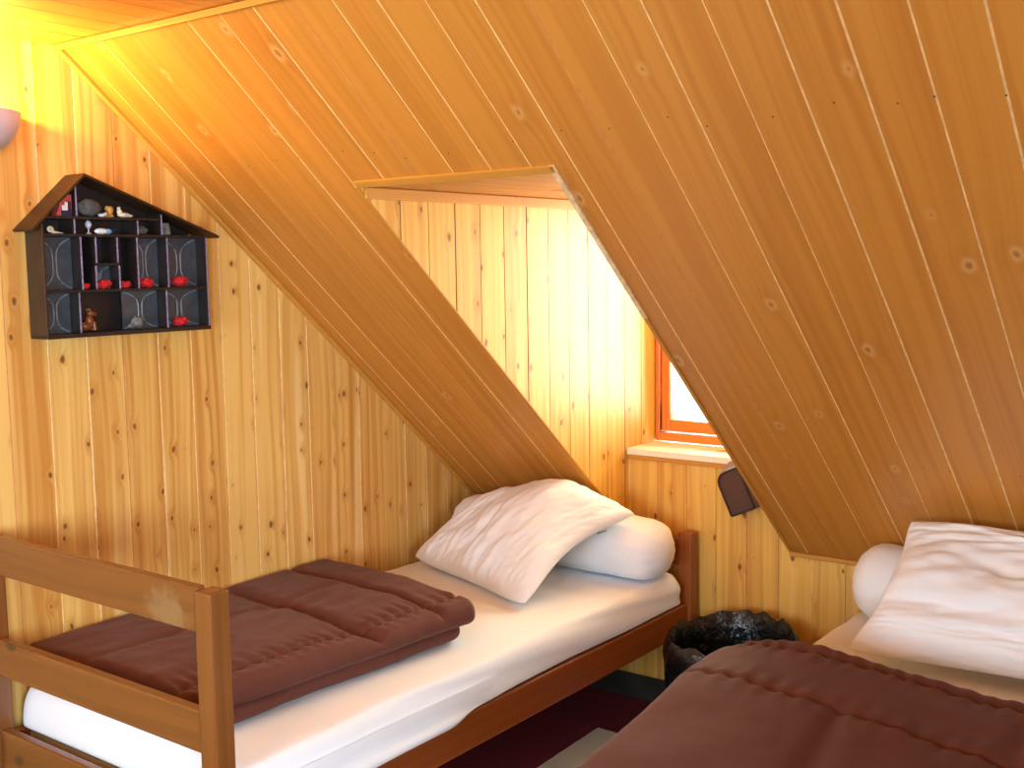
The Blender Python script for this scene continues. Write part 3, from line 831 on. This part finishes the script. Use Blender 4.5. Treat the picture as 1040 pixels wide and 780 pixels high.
# the small things standing in it
S_A, S_B, S_C, S_D, S_0 = 1.539, 1.6095, 1.685, 1.731, 1.427
def red_tuft(y, z, r, label, seed):
    m = MB(); rng = random.Random(seed)
    m.blob((.062, y, z+r*.62), (r*.9, r, r*.62), wob=.5, seed=seed)
    for k in range(14):
        a = rng.random()*6.28; q = rng.uniform(.5, .95); h = rng.uniform(.3, 1.05)
        m.blob((.062+math.cos(a)*r*q*.8, y+math.sin(a)*r*q*.85, z+r*h*.9+r*.15), (r*.3, r*.3, r*.26), n=8, m=6, wob=.4, seed=k)
    tag(m.build('red_pompom', M['red'], None, True, angle=60), label, 'ornament', 'red ornaments in the display shelf')
red_tuft(-1.760, S_A, .013, 'small red ornament in the narrow compartment left of centre', 1)
red_tuft(-1.703, S_A, .020, 'red ornament in the small square compartment below the halved middle one', 2)
red_tuft(-1.637, S_A, .016, 'red ornament in the narrow compartment just right of the small square one', 3)
red_tuft(-1.568, S_A, .021, 'red ornament in the second compartment from the right, middle row', 4)
red_tuft(-1.458, S_A, .023, 'red ornament in the wide right-hand compartment of the middle row', 5)
red_tuft(-1.464, S_0, .021, 'red ornament in the bottom right compartment', 6)
def small(name, mat, build, label, cat):
    m = MB(); build(m); return tag(m.build(name, mat, None, True, angle=55), label, cat)
def b_fig(m):                                      # seated animal: haunches, chest, head, ears, tail
    y, z = -1.746, S_0+.001
    m.blob((.05, y-.008, z+.013), (.014, .018, .013)); m.blob((.05, y+.004, z+.024), (.011, .012, .019), R=Matrix.Rotation(.3, 3, 'X'))
    m.blob((.05, y+.006, z+.046), (.010, .012, .010)); m.blob((.05, y+.017, z+.044), (.006, .008, .006))
    for q in (-.006, .006): m.blob((.05+q, y+.001, z+.056), (.003, .004, .006), n=8, m=6)
    for q in (-.006, .006): m.tube([(.05+q, y+.012, z+.024), (.05+q, y+.014, z+.002)], [.005, .006], 8)
    m.tube([(.05, y-.02, z+.006), (.05, y-.032, z+.006), (.05, y-.036, z+.014)], .004, 8)
small('animal_figurine', M['amber'], b_fig, 'orange-brown seated animal figurine on the bottom shelf', 'figurine')
def b_stone(m): m.blob((.060, -1.604, S_0+.0185), (.014, .018, .0150), wob=.35, seed=4); m.blob((.062, -1.620, S_0+.0085), (.010, .014, .0065), wob=.3, seed=5)
small('pebble', M['stone'], b_stone, 'grey lumpy stone on the bottom shelf', 'stone')
def b_stone2(m): m.blob((.058, -1.733, S_D+.0245), (.016, .036, .0225), wob=.12, seed=8)
small('pebble', M['darkstone'], b_stone2, 'dark grey rounded stone in the gable compartment', 'stone')
def b_stone3(m): m.blob((.062, -1.575, S_C+.013), (.012, .018, .0115), wob=.35, seed=12)
small('pebble', M['darkstone'], b_stone3, 'dark grey stone in the small compartment beside the roof slope', 'stone')
def b_card(m): m.box((.066, -1.502, S_C+.0175), (.003, .014, .0165), Matrix.Rotation(-.2, 3, 'Y'), 0, .001)
small('grey_tile', M['stone'], b_card, 'flat grey tile leaning at the low end under the roof', 'tile')
def b_shell(m):                                     # coiled shell with a long tail
    y, z = -1.848, S_C
    for k in range(22):
        a = k*.42; r = .0095*(1-k/26)
        m.blob((.055+.002*k*.3, y+math.cos(a)*r*.9, z+.0105+math.sin(a)*r*.7), (.005*(1-k/40), .0046*(1-k/40), .0046*(1-k/40)), n=8, m=6)
    m.tube([(.055, y+.006, z+.004), (.056, y+.022, z+.0035), (.056, y+.038, z+.002)], [.0045, .003, .001], 8)
small('seashell', M['cream'], b_shell, 'small cream shell with a tail in the upper left compartment', 'shell')
def b_silver(m):                                    # little figure on a stem
    y, z = -1.735, S_C
    m.lathe((.055, y, z), [(.0005, 0), (.008, 0), (.007, .003), (.002, .006), (.0018, .014), (.0075, .020), (.009, .027), (.006, .034), (.0005, .037)], 14)
small('glass_figurine', M['silver'], b_silver, 'tiny silvery stemmed figurine in the upper middle compartment', 'figurine')
root = empty('toy_fish', (.055, -1.685, S_C), 'white and pale blue toy fish lying in the upper middle compartment', 'ornament')
m = MB(); m.blob((.055, -1.698, S_C+.0085), (.008, .020, .0085)); m.build('body', M['palewhite'], root, True)
m = MB(); m.blob((.055, -1.677, S_C+.008), (.0078, .012, .0078)); 
m.face([(.0535, -1.668, S_C+.008), (.0565, -1.668, S_C+.008), (.0565, -1.656, S_C+.014), (.0535, -1.656, S_C+.014)])
m.face([(.0535, -1.668, S_C+.008), (.0565, -1.668, S_C+.008), (.0565, -1.656, S_C+.003), (.0535, -1.656, S_C+.003)])
m.build('tail', M['blue'], root, True)
def b_gold(m):
    y, z = -1.664, S_D
    m.lathe((.05, y, z), [(.0005, 0), (.010, 0), (.011, .004), (.006, .009), (.009, .018), (.010, .024), (.005, .030), (.0005, .031)], 16)
    m.blob((.05, y-.009, z+.024), (.006, .007, .008)); m.tube([(.05, y-.006, z+.018), (.05, y-.015, z+.012), (.05, y-.012, z+.003)], .003, 8)
small('golden_figurine', M['gold'], b_gold, 'golden brown figurine at the middle of the gable shelf', 'figurine')
def b_cream(m):
    y, z = -1.625, S_D
    m.blob((.05, y+.003, z+.0075), (.010, .020, .0075)); m.blob((.05, y-.010, z+.016), (.007, .008, .008)); m.blob((.05, y+.020, z+.006), (.006, .012, .0045))
    for q in (-.004, .004): m.blob((.05+q, y-.012, z+.025), (.002, .003, .005), n=8, m=6)
small('animal_figurine', M['cream'], b_cream, 'cream lying animal figurine right of the golden one', 'figurine')
def b_white(m): m.blob((.05, -1.690, S_D+.005), (.008, .011, .0055), wob=.3, seed=3); m.blob((.052, -1.680, S_D+.009), (.004, .006, .004), wob=.2, seed=6)
small('seashell', M['palewhite'], b_white, 'tiny white shell left of the golden figurine', 'shell')
root = empty('picture_box', (.05, -1.812, S_D), 'red and navy picture box in the narrow left gable compartment', 'box')
m = MB(); m.box((.056, -1.812, S_D+.0285), (.014, .0225, .028), None, 0, .001, taper=lambda c: V((c.x, c.y if not (c.z > 0 and c.y < 0) else c.y+.020, c.z)))
m.build('carton', M['redbox'], root)
m = MB(); m.box((.0712, -1.806, S_D+.008), (.0008, .0155, .0075), None, 0, .0003); m.box((.0712, -1.7985, S_D+.026), (.0008, .006, .012), None, 0, .0003); m.build('navy_print', M['navy'], root)
m = MB(); m.box((.0716, -1.811, S_D+.021), (.0008, .008, .0065), None, 0, .0003); m.box((.0716, -1.8065, S_D+.031), (.0008, .004, .005), None, 0, .0003); m.build('white_print', M['palewhite'], root)

# ------------------------------------------------------------------ light
def area(name, loc, rot, sx, sy, power, col):
    l = bpy.data.lights.new(name, 'AREA'); l.shape = 'RECTANGLE'; l.size = sx; l.size_y = sy; l.energy = power; l.color = col
    o = bpy.data.objects.new(name, l); o.location = loc; o.rotation_euler = rot; COL.objects.link(o); return o
area('daylight_dormer', ((D1+D2)/2, WD+.12, (ZS+ZD)/2+.05), (math.radians(-68), 0, 0), .6, .85, 22, (1, .93, .62))
area('daylight_front', ((W2[0]+W2[1])/2, YF-.12, (W2[2]+W2[3])/2), (math.radians(90), 0, 0), 2.5, 1.25, 118, (.66, .86, 1))
area('daylight_right', (XR+.12, YF+(W3[0]+W3[1])/2, (W3[2]+W3[3])/2), (math.radians(90), 0, math.radians(90)), 1.4, 1.1, 185, (.66, .86, 1))
l = bpy.data.lights.new('lamp_glow', 'POINT'); l.energy = 23; l.color = (1, .70, .14); l.shadow_soft_size = .025
o = bpy.data.objects.new('lamp_glow', l); o.location = LC+V((.055, 0, .028)); COL.objects.link(o)
w = bpy.data.worlds.new('daylight'); SC.world = w; w.use_nodes = True
bg = w.node_tree.nodes['Background']; bg.inputs[0].default_value = (.93, .97, 1, 1); bg.inputs[1].default_value = 3.4

# ------------------------------------------------------------------ camera
yaw, pitch, roll, fpx = .653, -.1033, -.016, 1161.03
cyw, syw, cp, sp = math.cos(yaw), math.sin(yaw), math.cos(pitch), math.sin(pitch)
fw = V((-syw*cp, cyw*cp, sp)); r0 = V((cyw, syw, 0)); u0 = r0.cross(fw)
rt = r0*math.cos(roll)+u0*math.sin(roll); up = -r0*math.sin(roll)+u0*math.cos(roll)
cam = bpy.data.cameras.new('camera'); cam.sensor_width = 36; cam.lens = fpx/1040*36; cam.clip_start = .05
co = bpy.data.objects.new('camera', cam); COL.objects.link(co)
R = Matrix((rt, up, -fw)).transposed().to_4x4(); R.translation = V((2.8112, -3.4936, 1.5845)); co.matrix_world = R
SC.camera = co
vs = SC.view_settings; vs.view_transform = 'Standard'; vs.look = 'None'; vs.exposure = 0.37; vs.gamma = 1.0; vs.use_curve_mapping = False
